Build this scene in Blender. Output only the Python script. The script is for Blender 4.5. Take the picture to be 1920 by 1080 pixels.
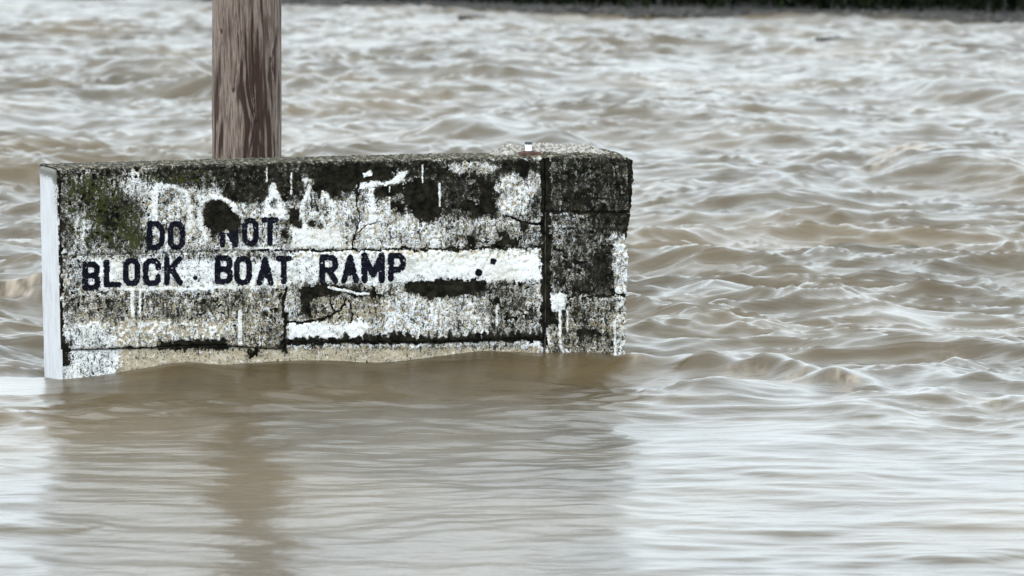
import bpy, bmesh, math, random
import numpy as np
from mathutils import Vector

for o in list(bpy.data.objects):
    bpy.data.objects.remove(o, do_unlink=True)
SC = bpy.context.scene
COL = SC.collection
R = math.radians

# ------------------------------------------------------------------ camera
F = 9000.0                       # focal length in pixels of a 1920 wide frame
PITCH = R(4.89)
CAM_H = 2.39
cam_data = bpy.data.cameras.new('camera')
cam_data.sensor_width = 36.0
cam_data.lens = 36.0 * F / 1920.0
cam_data.clip_start = 0.5
cam_data.clip_end = 4000.0
cam_data.dof.use_dof = True
cam_data.dof.focus_distance = 23.2
cam_data.dof.aperture_fstop = 5.0
cam = bpy.data.objects.new('camera', cam_data)
COL.objects.link(cam)
cam.location = (0, 0, CAM_H)
cam.rotation_euler = (R(90) - PITCH, 0, 0)
SC.camera = cam

# ------------------------------------------------------------------ sky: even overcast
SUN_EL, SUN_AZ = R(58), R(-42)      # azimuth from +Y towards +X; the glow comes from high, slightly left
world = bpy.data.worlds.new('World')
SC.world = world
world.use_nodes = True
wn = world.node_tree.nodes
wl = world.node_tree.links
wn.clear()
w_out = wn.new('ShaderNodeOutputWorld')
w_bg = wn.new('ShaderNodeBackground')
w_sky = wn.new('ShaderNodeTexSky')
w_sky.sky_type = 'NISHITA'
w_sky.sun_disc = False
w_sky.sun_elevation = SUN_EL
w_sky.sun_rotation = SUN_AZ
w_sky.dust_density = 4.0
w_sky.air_density = 1.0
w_hs = wn.new('ShaderNodeHueSaturation')
w_hs.inputs['Saturation'].default_value = 0.10
w_mix = wn.new('ShaderNodeMix')
w_mix.data_type = 'RGBA'
w_mix.inputs[0].default_value = 0.72
w_mix.inputs[7].default_value = (12.5, 14.4, 15.8, 1)     # the cloud deck
wl.new(w_sky.outputs[0], w_hs.inputs['Color'])
wl.new(w_hs.outputs[0], w_mix.inputs[6])
wl.new(w_mix.outputs[2], w_bg.inputs['Color'])
w_bg.inputs['Strength'].default_value = 0.15
wl.new(w_bg.outputs[0], w_out.inputs[0])

sun_d = bpy.data.lights.new('sun', 'SUN')
sun_d.energy = 0.6
sun_d.angle = R(25)
sun_d.color = (1.0, 0.97, 0.93)
sun = bpy.data.objects.new('sun', sun_d)
COL.objects.link(sun)
sun_from = Vector((math.sin(-2.4) * math.cos(SUN_EL), math.cos(-2.4) * math.cos(SUN_EL), math.sin(SUN_EL)))
sun.rotation_euler = sun_from.to_track_quat('Z', 'Y').to_euler()
w_sky.sun_rotation = -2.4

SC.view_settings.view_transform = 'Standard'
SC.view_settings.look = 'None'
SC.view_settings.exposure = 0.80
SC.view_settings.gamma = 1.0
SC.view_settings.use_curve_mapping = False
SC.render.engine = 'CYCLES'
SC.cycles.use_denoising = True
SC.cycles.max_bounces = 6

# ------------------------------------------------------------------ helpers
def ray(px, py):
    px = np.asarray(px, float); py = np.asarray(py, float)
    xc = (px - 960.0) / F
    yc = (540.0 - py) / F
    c, s = math.cos(PITCH), math.sin(PITCH)
    return np.stack(np.broadcast_arrays(xc, c + s * yc, -s + c * yc), -1)

def on_level(px, py, z=0.0):
    """where the line of sight through a picture point meets the level z"""
    d = ray(px, py)
    t = (z - CAM_H) / d[..., 2]
    return d * t[..., None] + np.array([0, 0, CAM_H])

def at_depth(px, py, depth):
    d = ray(px, py)
    return d * (depth / d[..., 1])[..., None] + np.array([0, 0, CAM_H])

def project(P):
    P = np.asarray(P, float)
    c, s = math.cos(PITCH), math.sin(PITCH)
    z = P[..., 2] - CAM_H
    depth = P[..., 1] * c - z * s
    up = P[..., 1] * s + z * c
    return 960 + F * P[..., 0] / depth, 540 - F * up / depth

def smooth(a, b, x):
    t = np.clip((x - a) / (b - a), 0, 1)
    return t * t * (3 - 2 * t)

def perlin(x, y, seed=0):
    rng = np.random.RandomState(seed)
    N = 256
    perm = rng.permutation(N)
    perm = np.concatenate([perm, perm])
    ang = rng.rand(N) * 2 * np.pi
    gx, gy = np.cos(ang), np.sin(ang)
    x, y = np.broadcast_arrays(np.asarray(x, float), np.asarray(y, float))
    xi = np.floor(x).astype(np.int64); yi = np.floor(y).astype(np.int64)
    fx = x - xi; fy = y - yi
    u = fx * fx * fx * (fx * (fx * 6 - 15) + 10)
    v = fy * fy * fy * (fy * (fy * 6 - 15) + 10)
    def g(ix, iy, dx, dy):
        h = perm[(perm[ix & 255] + iy) & 255]
        return gx[h] * dx + gy[h] * dy
    a = g(xi, yi, fx, fy); b = g(xi + 1, yi, fx - 1, fy)
    c = g(xi, yi + 1, fx, fy - 1); d = g(xi + 1, yi + 1, fx - 1, fy - 1)
    return ((a + u * (b - a)) + v * ((c + u * (d - c)) - (a + u * (b - a)))) * 1.5

def fbm(x, y, seed=0, octs=4, gain=0.5):
    r = 0.0; amp = 1.0; tot = 0.0; f = 1.0
    for i in range(octs):
        r = r + amp * perlin(x * f + i * 17.3, y * f - i * 9.1, seed + i)
        tot += amp; amp *= gain; f *= 2.03
    return r / tot

def poly_dist(X, Y, pts):
    """distance to a polyline and the position along it (0..1)"""
    best = np.full(np.shape(X), 1e9); along = np.zeros(np.shape(X))
    pts = [np.array(p, float) for p in pts]
    seg = [np.linalg.norm(pts[i + 1] - pts[i]) for i in range(len(pts) - 1)]
    tot = sum(seg); acc = 0.0
    for i in range(len(pts) - 1):
        a, b = pts[i], pts[i + 1]
        ab = b - a
        t = np.clip(((X - a[0]) * ab[0] + (Y - a[1]) * ab[1]) / max(ab @ ab, 1e-12), 0, 1)
        d = np.hypot(X - (a[0] + ab[0] * t), Y - (a[1] + ab[1] * t))
        m = d < best
        best = np.where(m, d, best)
        along = np.where(m, (acc + t * seg[i]) / tot, along)
        acc += seg[i]
    return best, along

def poly_sdf(X, Y, pts):
    """signed distance to a closed polygon, negative inside"""
    n = len(pts)
    inside = np.zeros(np.shape(X), bool)
    for i in range(n):
        x1, y1 = pts[i]; x2, y2 = pts[(i + 1) % n]
        if y1 == y2:
            continue
        c = ((y1 > Y) != (y2 > Y)) & (X < (x2 - x1) * (Y - y1) / (y2 - y1) + x1)
        inside ^= c
    d, _ = poly_dist(X, Y, list(pts) + [pts[0]])
    return np.where(inside, -d, d)

def mesh_arrays(name, V, loops, sizes, mats=None, smooth_shade=True, mat_index=None):
    me = bpy.data.meshes.new(name)
    V = np.asarray(V, np.float32).reshape(-1, 3)
    loops = np.asarray(loops, np.int32).ravel(); sizes = np.asarray(sizes, np.int32)
    me.vertices.add(len(V)); me.vertices.foreach_set('co', V.ravel())
    me.loops.add(len(loops)); me.loops.foreach_set('vertex_index', loops)
    me.polygons.add(len(sizes))
    starts = np.concatenate([[0], np.cumsum(sizes)[:-1]]).astype(np.int32)
    me.polygons.foreach_set('loop_start', starts)
    me.polygons.foreach_set('loop_total', sizes)
    if smooth_shade:
        me.polygons.foreach_set('use_smooth', np.ones(len(sizes), bool))
    for m in (mats or []):
        me.materials.append(m)
    if mat_index is not None:
        me.polygons.foreach_set('material_index', np.asarray(mat_index, np.int32))
    me.update(calc_edges=True)
    me.validate()
    return me

def add_attr(me, name, rgba):
    a = me.attributes.new(name, 'FLOAT_COLOR', 'POINT')
    a.data.foreach_set('color', np.asarray(rgba, np.float32).ravel())

def link(name, me, parent=None):
    o = bpy.data.objects.new(name, me)
    COL.objects.link(o)
    if parent is not None:
        o.parent = parent
    return o

def tag(o, label=None, category=None, group=None, kind=None):
    if label: o['label'] = label
    if category: o['category'] = category
    if group: o['group'] = group
    if kind: o['kind'] = kind
    return o

def empty(name, loc):
    o = bpy.data.objects.new(name, None)
    o.location = loc
    COL.objects.link(o)
    return o

def grid_quads(nr, nc, flip=False):
    i = np.arange(nr - 1)[:, None] * nc + np.arange(nc - 1)[None, :]
    q = np.stack([i, i + 1, i + nc + 1, i + nc], -1).reshape(-1, 4)
    return q[:, ::-1] if flip else q

class NT:
    """small wrapper for building node materials"""
    def __init__(self, name):
        self.m = bpy.data.materials.new(name)
        self.m.use_nodes = True
        self.t = self.m.node_tree
        self.b = self.t.nodes['Principled BSDF']
        self.out = self.t.nodes['Material Output']
    def n(self, kind, **kw):
        x = self.t.nodes.new(kind)
        for k, v in kw.items():
            setattr(x, k, v)
        return x
    def l(self, a, b):
        self.t.links.new(a, b)
    def coord(self, scale=(1, 1, 1), rot=(0, 0, 0)):
        c = self.n('ShaderNodeTexCoord'); mp = self.n('ShaderNodeMapping')
        mp.inputs['Scale'].default_value = scale
        mp.inputs['Rotation'].default_value = rot
        self.l(c.outputs['Object'], mp.inputs['Vector'])
        return mp.outputs[0]
    def noise(self, vec, scale, detail=4, rough=0.55, dist=0.0):
        x = self.n('ShaderNodeTexNoise')
        x.inputs['Scale'].default_value = scale
        x.inputs['Detail'].default_value = detail
        x.inputs['Roughness'].default_value = rough
        x.inputs['Distortion'].default_value = dist
        self.l(vec, x.inputs['Vector'])
        return x.outputs[0]
    def math(self, op, a, b=None, c=None, clamp=False):
        x = self.n('ShaderNodeMath', operation=op); x.use_clamp = clamp
        for i, v in enumerate((a, b, c)):
            if v is None: continue
            if isinstance(v, (int, float)): x.inputs[i].default_value = v
            else: self.l(v, x.inputs[i])
        return x.outputs[0]
    def step(self, v, a, b, lo=0.0, hi=1.0):
        x = self.n('ShaderNodeMapRange', interpolation_type='SMOOTHSTEP')
        self.l(v, x.inputs[0])
        x.inputs[1].default_value = a; x.inputs[2].default_value = b
        x.inputs[3].default_value = lo; x.inputs[4].default_value = hi
        return x.outputs[0]
    def mix(self, fac, a, b):
        x = self.n('ShaderNodeMix', data_type='RGBA')
        for i, v in ((0, fac), (6, a), (7, b)):
            if isinstance(v, (int, float)): x.inputs[i].default_value = v
            elif isinstance(v, tuple): x.inputs[i].default_value = v if len(v) == 4 else v + (1,)
            else: self.l(v, x.inputs[i])
        return x.outputs[2]
    def bump(self, h, strength=0.3, dist=0.01, normal=None):
        x = self.n('ShaderNodeBump')
        x.inputs['Strength'].default_value = strength
        x.inputs['Distance'].default_value = dist
        self.l(h, x.inputs['Height'])
        if normal is not None: self.l(normal, x.inputs['Normal'])
        return x.outputs[0]
    def attr(self, name, alpha=False):
        x = self.n('ShaderNodeAttribute'); x.attribute_name = name
        s = self.n('ShaderNodeSeparateColor'); self.l(x.outputs['Color'], s.inputs[0])
        if alpha: return s.outputs[0], s.outputs[1], s.outputs[2], x.outputs['Alpha']
        return s.outputs[0], s.outputs[1], s.outputs[2]
    def set(self, **kw):
        for k, v in kw.items():
            k = k.replace('_', ' ')
            if isinstance(v, (int, float)): self.b.inputs[k].default_value = v
            elif isinstance(v, tuple): self.b.inputs[k].default_value = v if len(v) == 4 else v + (1,)
            else: self.l(v, self.b.inputs[k])

# ------------------------------------------------------------------ materials
def mat_water():
    k = NT('silty_river_water')
    foam, silt, calm = k.attr('water')
    v = k.coord((1, 1, 1))
    v2 = k.coord((0.55, 1.0, 1))
    n1 = k.noise(v2, 1.3, 4)
    col = k.mix(k.step(n1, 0.35, 0.7), (0.040, 0.027, 0.0115), (0.058, 0.040, 0.018))
    col = k.mix(silt, col, (0.072, 0.049, 0.0225))
    col = k.mix(foam, col, (0.32, 0.26, 0.20))
    rip = k.noise(k.coord((0.38, 1.0, 1), (0, 0, R(4))), 7.0, 3, 0.55, 0.4)
    rip2 = k.noise(k.coord((0.5, 1.0, 1), (0, 0, R(-9))), 26.0, 2, 0.5)
    rip3 = k.noise(k.coord((0.09, 1.0, 1), (0, 0, R(2))), 17.0, 2, 0.5, 0.3)
    h = k.math('ADD', k.math('MULTIPLY', rip, 1.0), k.math('MULTIPLY', rip2, 0.22))
    h = k.math('ADD', h, k.math('MULTIPLY', k.math('MULTIPLY', rip3, calm), 0.6))
    nrm = k.bump(h, 1.0, 0.0075)
    rough = k.math('ADD', k.math('MULTIPLY_ADD', calm, -0.03, 0.28), k.math('MULTIPLY', foam, 0.3))
    tan = k.n('ShaderNodeCombineXYZ'); tan.inputs[1].default_value = 1.0      # ripples run across the flow: spread along Y
    k.l(tan.outputs[0], k.b.inputs['Tangent'])
    k.l(k.math('MULTIPLY_ADD', calm, 0.0, 0.40), k.b.inputs['Anisotropic'])
    k.set(Base_Color=col, Roughness=rough, IOR=1.333, Normal=nrm)
    return k.m

def mat_wall():
    k = NT('peeling_painted_concrete')
    paint, lich_shadow, moss, stain = k.attr('wear', True)
    v = k.coord()
    vs = k.coord((1, 1, 0.45))
    fine = k.noise(v, 150, 2, 0.6)
    fine2 = k.noise(vs, 62, 3, 0.6)
    mid = k.noise(v, 24, 5, 0.62)
    big = k.noise(v, 5, 4, 0.6)
    conc = k.mix(k.step(mid, 0.32, 0.68), (0.255, 0.210, 0.142), (0.41, 0.352, 0.262))
    white = k.mix(k.step(big, 0.35, 0.7), (0.62, 0.62, 0.615), (0.52, 0.50, 0.455))
    white = k.mix(k.step(mid, 0.5, 0.75, 0, 0.5), white, (0.30, 0.275, 0.235))
    dark = k.mix(k.step(mid, 0.35, 0.7), (0.003, 0.0028, 0.002), (0.017, 0.015, 0.010))
    film = k.mix(k.step(mid, 0.35, 0.68), (0.034, 0.032, 0.022), (0.100, 0.094, 0.075))
    green = k.mix(k.step(fine2, 0.4, 0.65), (0.009, 0.012, 0.003), (0.036, 0.040, 0.009))
    jit = k.math('MULTIPLY', k.math('SUBTRACT', fine2, 0.5), 1.6)
    c = k.mix(k.step(k.math('ADD', paint, k.math('MULTIPLY', jit, 0.6)), 0.22, 0.78), conc, white)
    c = k.mix(k.math('MULTIPLY', k.step(k.math('ADD', stain, k.math('MULTIPLY', k.math('SUBTRACT', mid, 0.5), 1.2)), 0.12, 0.92), 0.92), c, film)
    thr = k.math('MULTIPLY_ADD', stain, -0.30, 0.665)
    sp1 = k.step(k.math('SUBTRACT', fine, thr), -0.02, 0.05)
    thr2 = k.math('MULTIPLY_ADD', stain, -0.30, 0.715)
    sp2 = k.step(k.math('SUBTRACT', fine2, thr2), -0.015, 0.035)
    c = k.mix(k.math('MULTIPLY', sp1, 0.88), c, (0.010, 0.009, 0.006))
    c = k.mix(k.math('MULTIPLY', sp2, 0.85), c, dark)
    c = k.mix(k.math('MULTIPLY', k.step(k.math('ADD', moss, jit), 0.35, 0.75), 0.75), c, green)
    c = k.mix(k.step(k.math('ADD', lich_shadow, k.math('MULTIPLY', jit, 0.8)), 0.40, 0.60), c, dark)
    h = k.math('ADD', k.math('MULTIPLY', fine2, 0.5), k.math('ADD', k.math('MULTIPLY', paint, 0.2), k.math('MULTIPLY', mid, 0.5)))
    k.set(Base_Color=c, Roughness=0.95, Normal=k.bump(h, 0.35, 0.006))
    k.b.inputs['Specular IOR Level'].default_value = 0.04
    return k.m

def mat_concrete_plain():
    k = NT('weathered_concrete')
    v = k.coord()
    mid = k.noise(v, 18, 6, 0.65)
    fine = k.noise(v, 95, 4, 0.6)
    c = k.mix(k.step(mid, 0.35, 0.66), (0.012, 0.011, 0.008), (0.14, 0.128, 0.105))
    c = k.mix(k.step(fine, 0.55, 0.7, 0, 0.8), c, (0.03, 0.028, 0.02))
    k.set(Base_Color=c, Roughness=0.92, Normal=k.bump(fine, 0.6, 0.006))
    k.b.inputs['Specular IOR Level'].default_value = 0.2
    return k.m

def mat_white_end():
    k = NT('white_painted_end')
    grime, _, _ = k.attr('wear')
    v = k.coord((1, 1, 0.35))
    mid = k.noise(v, 16, 5, 0.65)
    fine = k.noise(k.coord(), 120, 4, 0.6)
    c = k.mix(k.step(mid, 0.42, 0.72), (0.43, 0.43, 0.44), (0.34, 0.335, 0.335))
    c = k.mix(k.step(fine, 0.64, 0.72, 0, 0.55), c, (0.30, 0.28, 0.25))
    g = k.step(k.math('ADD', grime, k.math('MULTIPLY', k.math('SUBTRACT', fine, 0.5), 1.4)), 0.4, 0.7)
    c = k.mix(g, c, (0.085, 0.08, 0.065))
    k.set(Base_Color=c, Roughness=0.75, Normal=k.bump(fine, 0.35, 0.004))
    return k.m

def mat_letter():
    k = NT('faded_navy_sign_paint')
    v = k.coord()
    fine = k.noise(v, 110, 4, 0.65)
    mid = k.noise(v, 30, 4, 0.6)
    c = k.mix(k.step(mid, 0.4, 0.7), (0.002, 0.002, 0.005), (0.006, 0.006, 0.011))
    c = k.mix(k.step(fine, 0.61, 0.70, 0, 0.6), c, (0.22, 0.21, 0.20))
    k.set(Base_Color=c, Roughness=0.8, Normal=k.bump(fine, 0.3, 0.003))
    k.b.inputs['Specular IOR Level'].default_value = 0.06
    return k.m

def mat_wood():
    k = NT('weathered_timber')
    rel, dk, knot = k.attr('grain')
    v = k.coord((1, 1, 0.06))
    fine = k.noise(v, 120, 5, 0.65, 0.6)
    blot = k.noise(k.coord((1, 1, 0.35)), 9, 4, 0.6, 0.8)
    c = k.mix(k.step(fine, 0.36, 0.62), (0.066, 0.042, 0.030), (0.186, 0.146, 0.120))
    c = k.mix(k.step(k.math('ADD', dk, k.math('MULTIPLY', k.math('SUBTRACT', fine, 0.5), 1.5)), 0.16, 0.74), c, (0.024, 0.011, 0.007))
    c = k.mix(k.step(blot, 0.52, 0.72, 0, 0.55), c, (0.050, 0.026, 0.018))
    c = k.mix(k.step(knot, 0.4, 0.9), c, (0.028, 0.018, 0.014))
    h = k.math('ADD', fine, k.math('MULTIPLY', dk, -1.2))
    k.set(Base_Color=c, Roughness=0.85, Normal=k.bump(h, 0.7, 0.006))
    k.b.inputs['Specular IOR Level'].default_value = 0.25
    return k.m

def mat_simple(name, c1, c2, scale, rough=0.8, metallic=0.0, bump=0.3, bd=0.004):
    k = NT(name)
    v = k.coord()
    n = k.noise(v, scale, 5, 0.62)
    k.set(Base_Color=k.mix(k.step(n, 0.35, 0.68), c1, c2), Roughness=rough, Metallic=metallic, Normal=k.bump(n, bump, bd))
    return k.m

M_WATER = mat_water()
M_WALL = mat_wall()
M_CONC = mat_concrete_plain()
M_END = mat_white_end()
M_LETTER = mat_letter()
M_WOOD = mat_wood()
M_MORTAR = mat_simple('rough_mortar', (0.06, 0.052, 0.042), (0.30, 0.275, 0.24), 60, 0.92, 0, 0.8, 0.006)
M_RUST = mat_simple('rusted_steel', (0.035, 0.016, 0.009), (0.105, 0.050, 0.026), 70, 0.85)
M_BOLT = mat_simple('zinc_plated_steel', (0.70, 0.71, 0.73), (0.82, 0.83, 0.84), 120, 0.45, 0.0)
M_BOLT_SHADOW = mat_simple('bolt_shadow_steel', (0.012, 0.013, 0.02), (0.03, 0.03, 0.04), 90, 0.5)  # dark colour standing for the shadow on the bolt's top
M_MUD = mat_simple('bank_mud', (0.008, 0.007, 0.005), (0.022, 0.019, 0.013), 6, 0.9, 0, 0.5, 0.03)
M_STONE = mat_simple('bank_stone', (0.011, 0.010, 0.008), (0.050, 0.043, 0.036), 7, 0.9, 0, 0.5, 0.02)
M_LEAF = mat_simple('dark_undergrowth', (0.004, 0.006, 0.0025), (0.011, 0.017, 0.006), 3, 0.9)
M_LEAF.node_tree.nodes['Principled BSDF'].inputs['Specular IOR Level'].default_value = 0.05
M_DRIFT = mat_simple('wet_driftwood', (0.020, 0.017, 0.014), (0.06, 0.048, 0.038), 25, 0.5)

# ------------------------------------------------------------------ where the wall stands
YAW = R(17.8)
W0 = on_level(600, 697)                       # foot of the front face
WD = np.array([math.cos(YAW), math.sin(YAW), 0.0])     # along the wall
WN = np.array([math.sin(YAW), -math.cos(YAW), 0.0])    # out of the front face
WT = 0.37                                      # thickness

def wall_pt(px, py):
    d = ray(px, py)
    o = np.array([0, 0, CAM_H])
    t = ((W0 - o) @ WN) / (d @ WN)
    return o + d * t[..., None]

# ------------------------------------------------------------------ river water: one displaced sheet to the banks and beyond
def spaced(a, b, step_fn):
    out = [a]
    while out[-1] < b:
        out.append(out[-1] + step_fn(out[-1]))
    return np.array(out)

ys_mid = spaced(15.6, 104.0, lambda y: 0.017 * (y / 15.6) ** 1.28)
ys = np.concatenate([[-120, -60, -25, -8, 0, 4, 7, 9.5, 11.5, 13, 14, 14.8, 15.25], ys_mid])
xs_r = spaced(0.0, 420.0, lambda x: 0.0135 if x < 2.4 else (0.0135 * (x / 2.4) ** 0.85 if x < 9.5 else 0.0135 * (9.5 / 2.4) ** 0.85 * (x / 9.5) ** 4.5))
xs = np.concatenate([-xs_r[:0:-1], xs_r])
GX, GY = np.meshgrid(xs, ys)

def ridge(X, Y, px_pts, height, w_near, w_far, seed=3, lump=0.5, lump_f=1.6):
    """a standing wave along a line: steep on the near side, long on the far side"""
    P = [on_level(a, b)[:2] for a, b in px_pts]
    lx = np.array([p[0] for p in P]); ly = np.array([p[1] for p in P])
    pad = 3.2 * max(w_near, w_far)
    box = (X > lx.min()) & (X < lx.max()) & (Y > ly.min() - pad) & (Y < ly.max() + pad)
    full = np.zeros(np.shape(X))
    if not box.any(): return full
    X, Y = X[box], Y[box]
    co = np.polyfit(lx, ly, min(2, len(lx) - 1))
    dy = Y - np.polyval(co, X) - 0.12 * perlin(X * 1.9, Y * 0.3, seed + 200)
    t = (X - lx.min()) / (lx.max() - lx.min())
    env = smooth(0, 0.3, t) * smooth(1, 0.65, t)
    prof = np.where(dy < 0, np.exp(-(dy / w_near) ** 2), np.exp(-(dy / w_far) ** 2))
    lumps = 1 + lump * perlin(X * lump_f, Y * lump_f * 0.4, seed) * 1.6
    full[box] = height * prof * env * np.clip(lumps, 0, 2)
    return full

def water_height(X, Y):
    # strength of the chop: calm in front of the wall, rough behind it
    calm = smooth(19.6, 23.8, Y + 0.9 * perlin(X * 0.42, Y * 0.3, 40) + 0.5 * perlin(X * 1.3, Y * 0.8, 41))
    far = smooth(23, 40, Y)
    wx = X + 0.22 * perlin(X * 0.9, Y * 0.7, 50)
    wy = Y + 0.30 * perlin(X * 0.7, Y * 0.6, 51)
    a = perlin(wx * 0.30, wy * 0.36, 1) * 0.062
    r1 = 1 - np.abs(perlin(wx * 0.42 + 3.1, wy * 0.66, 2)) * 1.15
    b = np.clip(r1, 0, 1) ** 2 * 0.052
    r2 = 1 - np.abs(perlin(wx * 0.80 + 8.0, wy * 1.35, 5)) * 1.1
    c = np.clip(r2, 0, 1) ** 2 * 0.030
    nearer = smooth(62, 34, Y)
    r3 = 1 - np.abs(perlin(wx * 1.15 + 1.7, wy * 2.7, 7)) * 1.2
    d = np.clip(r3, 0, 1) ** 2 * 0.024 - 0.009
    r4 = 1 - np.abs(perlin(wx * 2.1 + 4.2, wy * 5.6, 9)) * 1.2
    e = (np.clip(r4, 0, 1) ** 2 * 0.0135 - 0.006) * (0.35 + 0.65 * nearer)
    e = e + perlin(wx * 4.6, wy * 11.0, 10) * 0.0050 * nearer
    gust = 1.32 + 0.90 * smooth(-0.4, 0.5, perlin(X * 0.16 + 2, Y * 0.13, 77))
    rough = (a + b - 0.028 + c - 0.012 + d + e) * gust * (1 + 0.15 * far)
    s = perlin(wx * 0.55, wy * 0.75, 21) * 0.012 + perlin(wx * 1.2, wy * 2.3, 22) * 0.0075 \
        + perlin(wx * 1.6, wy * 4.6, 23) * 0.0078 + perlin(wx * 2.6, wy * 7.0, 24) * 0.0066 + perlin(wx * 5.0, wy * 14.0, 25) * 0.0030
    h = s + calm * (rough - 0.4 * s)
    trail = smooth(1.15, 2.4, X) * smooth(20.2, 21.6, Y) * smooth(25.0, 23.2, Y)
    tr = 1 - np.abs(perlin(wx * 2.4 + 11, wy * 3.0, 13)) * 1.2
    tr2 = 1 - np.abs(perlin(wx * 5.2 + 2, wy * 6.0, 14)) * 1.2
    h = h + trail * (np.clip(tr, 0, 1) ** 2 * 0.030 + np.clip(tr2, 0, 1) ** 2 * 0.012 - 0.014)
    # swell heaped up against the wall front
    rel = np.stack([X - W0[0], Y - W0[1]], -1)
    along = rel @ WD[:2]; out = rel @ WN[:2]
    side = smooth(-1.45, -0.55, along) * smooth(1.75, 1.25, along)
    lee = smooth(-2.4, -1.6, along) * smooth(1.9, 1.3, along)
    near_wall = smooth(-0.9, -0.1, out) * smooth(0.75, 0.0, out)
    trough = np.exp(-((out - 1.0) / 0.35) ** 2)
    h = h * (1 - 0.85 * lee * smooth(-0.6, 0, out) * smooth(1.3, 0.35, out))
    h = h + side * near_wall * 0.060 * (1 + 0.45 * perlin(along * 1.6, out * 0.6, 31)) - side * trough * 0.014
    h = h + side * smooth(0.0, 0.1, out) * smooth(0.8, 0.1, out) * 0.012 * perlin(along * 2.6 + 5, out * 2.2, 32)
    # wake trailing off the right end
    h = h + ridge(X, Y, [(1040, 704), (1260, 700), (1420, 705), (1620, 724)], 0.072, 0.13, 0.35, 60, 0.55, 3.0)
    h = h + ridge(X, Y, [(1440, 722), (1530, 726), (1640, 730), (1800, 748)], 0.066, 0.12, 0.28, 61, 0.8, 3.6)
    h = h + ridge(X, Y, [(1560, 752), (1680, 756), (1790, 756), (2050, 766)], 0.042, 0.12, 0.28, 62, 0.8, 3.0)
    h = h + ridge(X, Y, [(1600, 705), (1760, 694), (2000, 706)], 0.035, 0.16, 0.35, 66, 0.6, 2.4)
    h = h + ridge(X, Y, [(1200, 742), (1400, 752), (1560, 770), (1800, 792)], 0.026, 0.22, 0.5, 63, 0.7, 2.2)
    # the larger standing waves behind
    h = h + ridge(X, Y, [(1480, 350), (1640, 326), (1740, 318), (1880, 345)], 0.13, 0.45, 1.5, 64, 0.3)
    h = h + ridge(X, Y, [(1620, 350), (1800, 345), (2050, 372)], 0.12, 0.5, 1.5, 74, 0.3)
    h = h + ridge(X, Y, [(1000, 384), (1300, 384), (1460, 398), (1700, 410)], 0.09, 0.45, 1.3, 65, 0.4)
    h = h + ridge(X, Y, [(720, 272), (880, 262), (1000, 272), (1200, 300)], 0.14, 0.6, 1.8, 67, 0.3)
    h = h + ridge(X, Y, [(-160, 566), (20, 555), (180, 570)], 0.10, 0.30, 0.9, 68, 0.3)
    h = h + ridge(X, Y, [(120, 158), (260, 158), (460, 190)], 0.15, 1.0, 2.5, 69, 0.3)
    h = h + ridge(X, Y, [(-150, 225), (60, 220), (260, 215)], 0.12, 0.8, 2.0, 71, 0.3)
    h = h + ridge(X, Y, [(1660, 178), (1840, 192), (2100, 215)], 0.15, 0.9, 2.2, 70, 0.3)
    h = h + ridge(X, Y, [(1250, 560), (1450, 580), (1700, 590)], 0.05, 0.3, 0.8, 72, 0.4)
    h = h + ridge(X, Y, [(1180, 485), (1350, 500), (1600, 520)], 0.05, 0.35, 0.9, 73, 0.4)
    for pts_ in ([(1330, 850), (1540, 856), (1720, 864)], [(1520, 1018), (1700, 1034), (1990, 1052)], [(1180, 912), (1420, 924), (1640, 920)], [(1560, 952), (1800, 958), (1990, 950)],
                 [(-60, 922), (90, 924), (240, 905)], [(10, 985), (150, 988), (300, 992)], [(1100, 1010), (1230, 1020), (1400, 1024)]):
        h = h + ridge(X, Y, pts_, 0.014, 0.055, 0.30, 75, 0.3, 1.0)
    # in front of the wall an added tilt lowers the surface to shorten its reflection
    f_ = np.clip(22.2 - Y, 0, 12)
    h = h - 0.048 * (np.sqrt(f_ * f_ + 0.36) - 0.6)
    fade = smooth(60, 20, np.abs(X)) 
    return h * fade

def foam_at(X, Y):
    f = np.zeros_like(X)
    nz = fbm(X * 13.0, Y * 8.0, 91, 4, 0.75)
    for (px, py, rx, ry, amt) in [(1690, 302, 75, 12, 0.9), (1640, 314, 60, 9, 0.6), (1490, 703, 40, 13, 0.75), (1590, 706, 48, 12, 0.7),
                                  (1400, 690, 60, 8, 0.35), (30, 538, 60, 9, 0.9), (25, 655, 40, 10, 0.35), (1845, 735, 45, 8, 0.5),
                                  (1790, 650, 45, 10, 0.35), (975, 48, 14, 5, 1.0), (1560, 108, 70, 6, 0.4), (1230, 50, 40, 5, 0.3), (600, 27, 20, 5, 0.4),
                                  (1190, 676, 30, 5, 0.4)]:
        py = py + 22
        c = on_level(px, py); dx = on_level(px + rx, py)[0] - c[0]; dy = abs(on_level(px, py - ry)[1] - c[1])
        g = np.exp(-((X - c[0]) / dx) ** 2 - ((Y - c[1]) / dy) ** 2)
        f = np.maximum(f, 0.62 * amt * smooth(0.15, 1.1, g * (0.65 + 1.8 * nz)))
    return f

GZ = water_height(GX, GY)
V = np.stack([GX, GY, GZ], -1)
q = grid_quads(len(ys), len(xs))
me = mesh_arrays('river_water', V, q, np.full(len(q), 4), [M_WATER])
foam = foam_at(GX, GY)
silt = smooth(-0.1, 0.5, fbm(GX * 0.35, GY * 0.3, 95, 3))
add_attr(me, 'water', np.stack([foam, silt, smooth(23.2, 20.8, GY), np.ones_like(foam)], -1).reshape(-1, 4))
tag(link('river_water', me), kind='structure')

# ------------------------------------------------------------------ far bank
def shore_y(x):
    X0 = []; Y0 = []
    for px, py in [(-400, -20), (0, -8), (500, 12), (960, 30), (1440, 38), (1920, 45), (2300, 49)]:
        p = on_level(px, py); X0.append(p[0]); Y0.append(p[1])
    return np.interp(x, X0, Y0)

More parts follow.
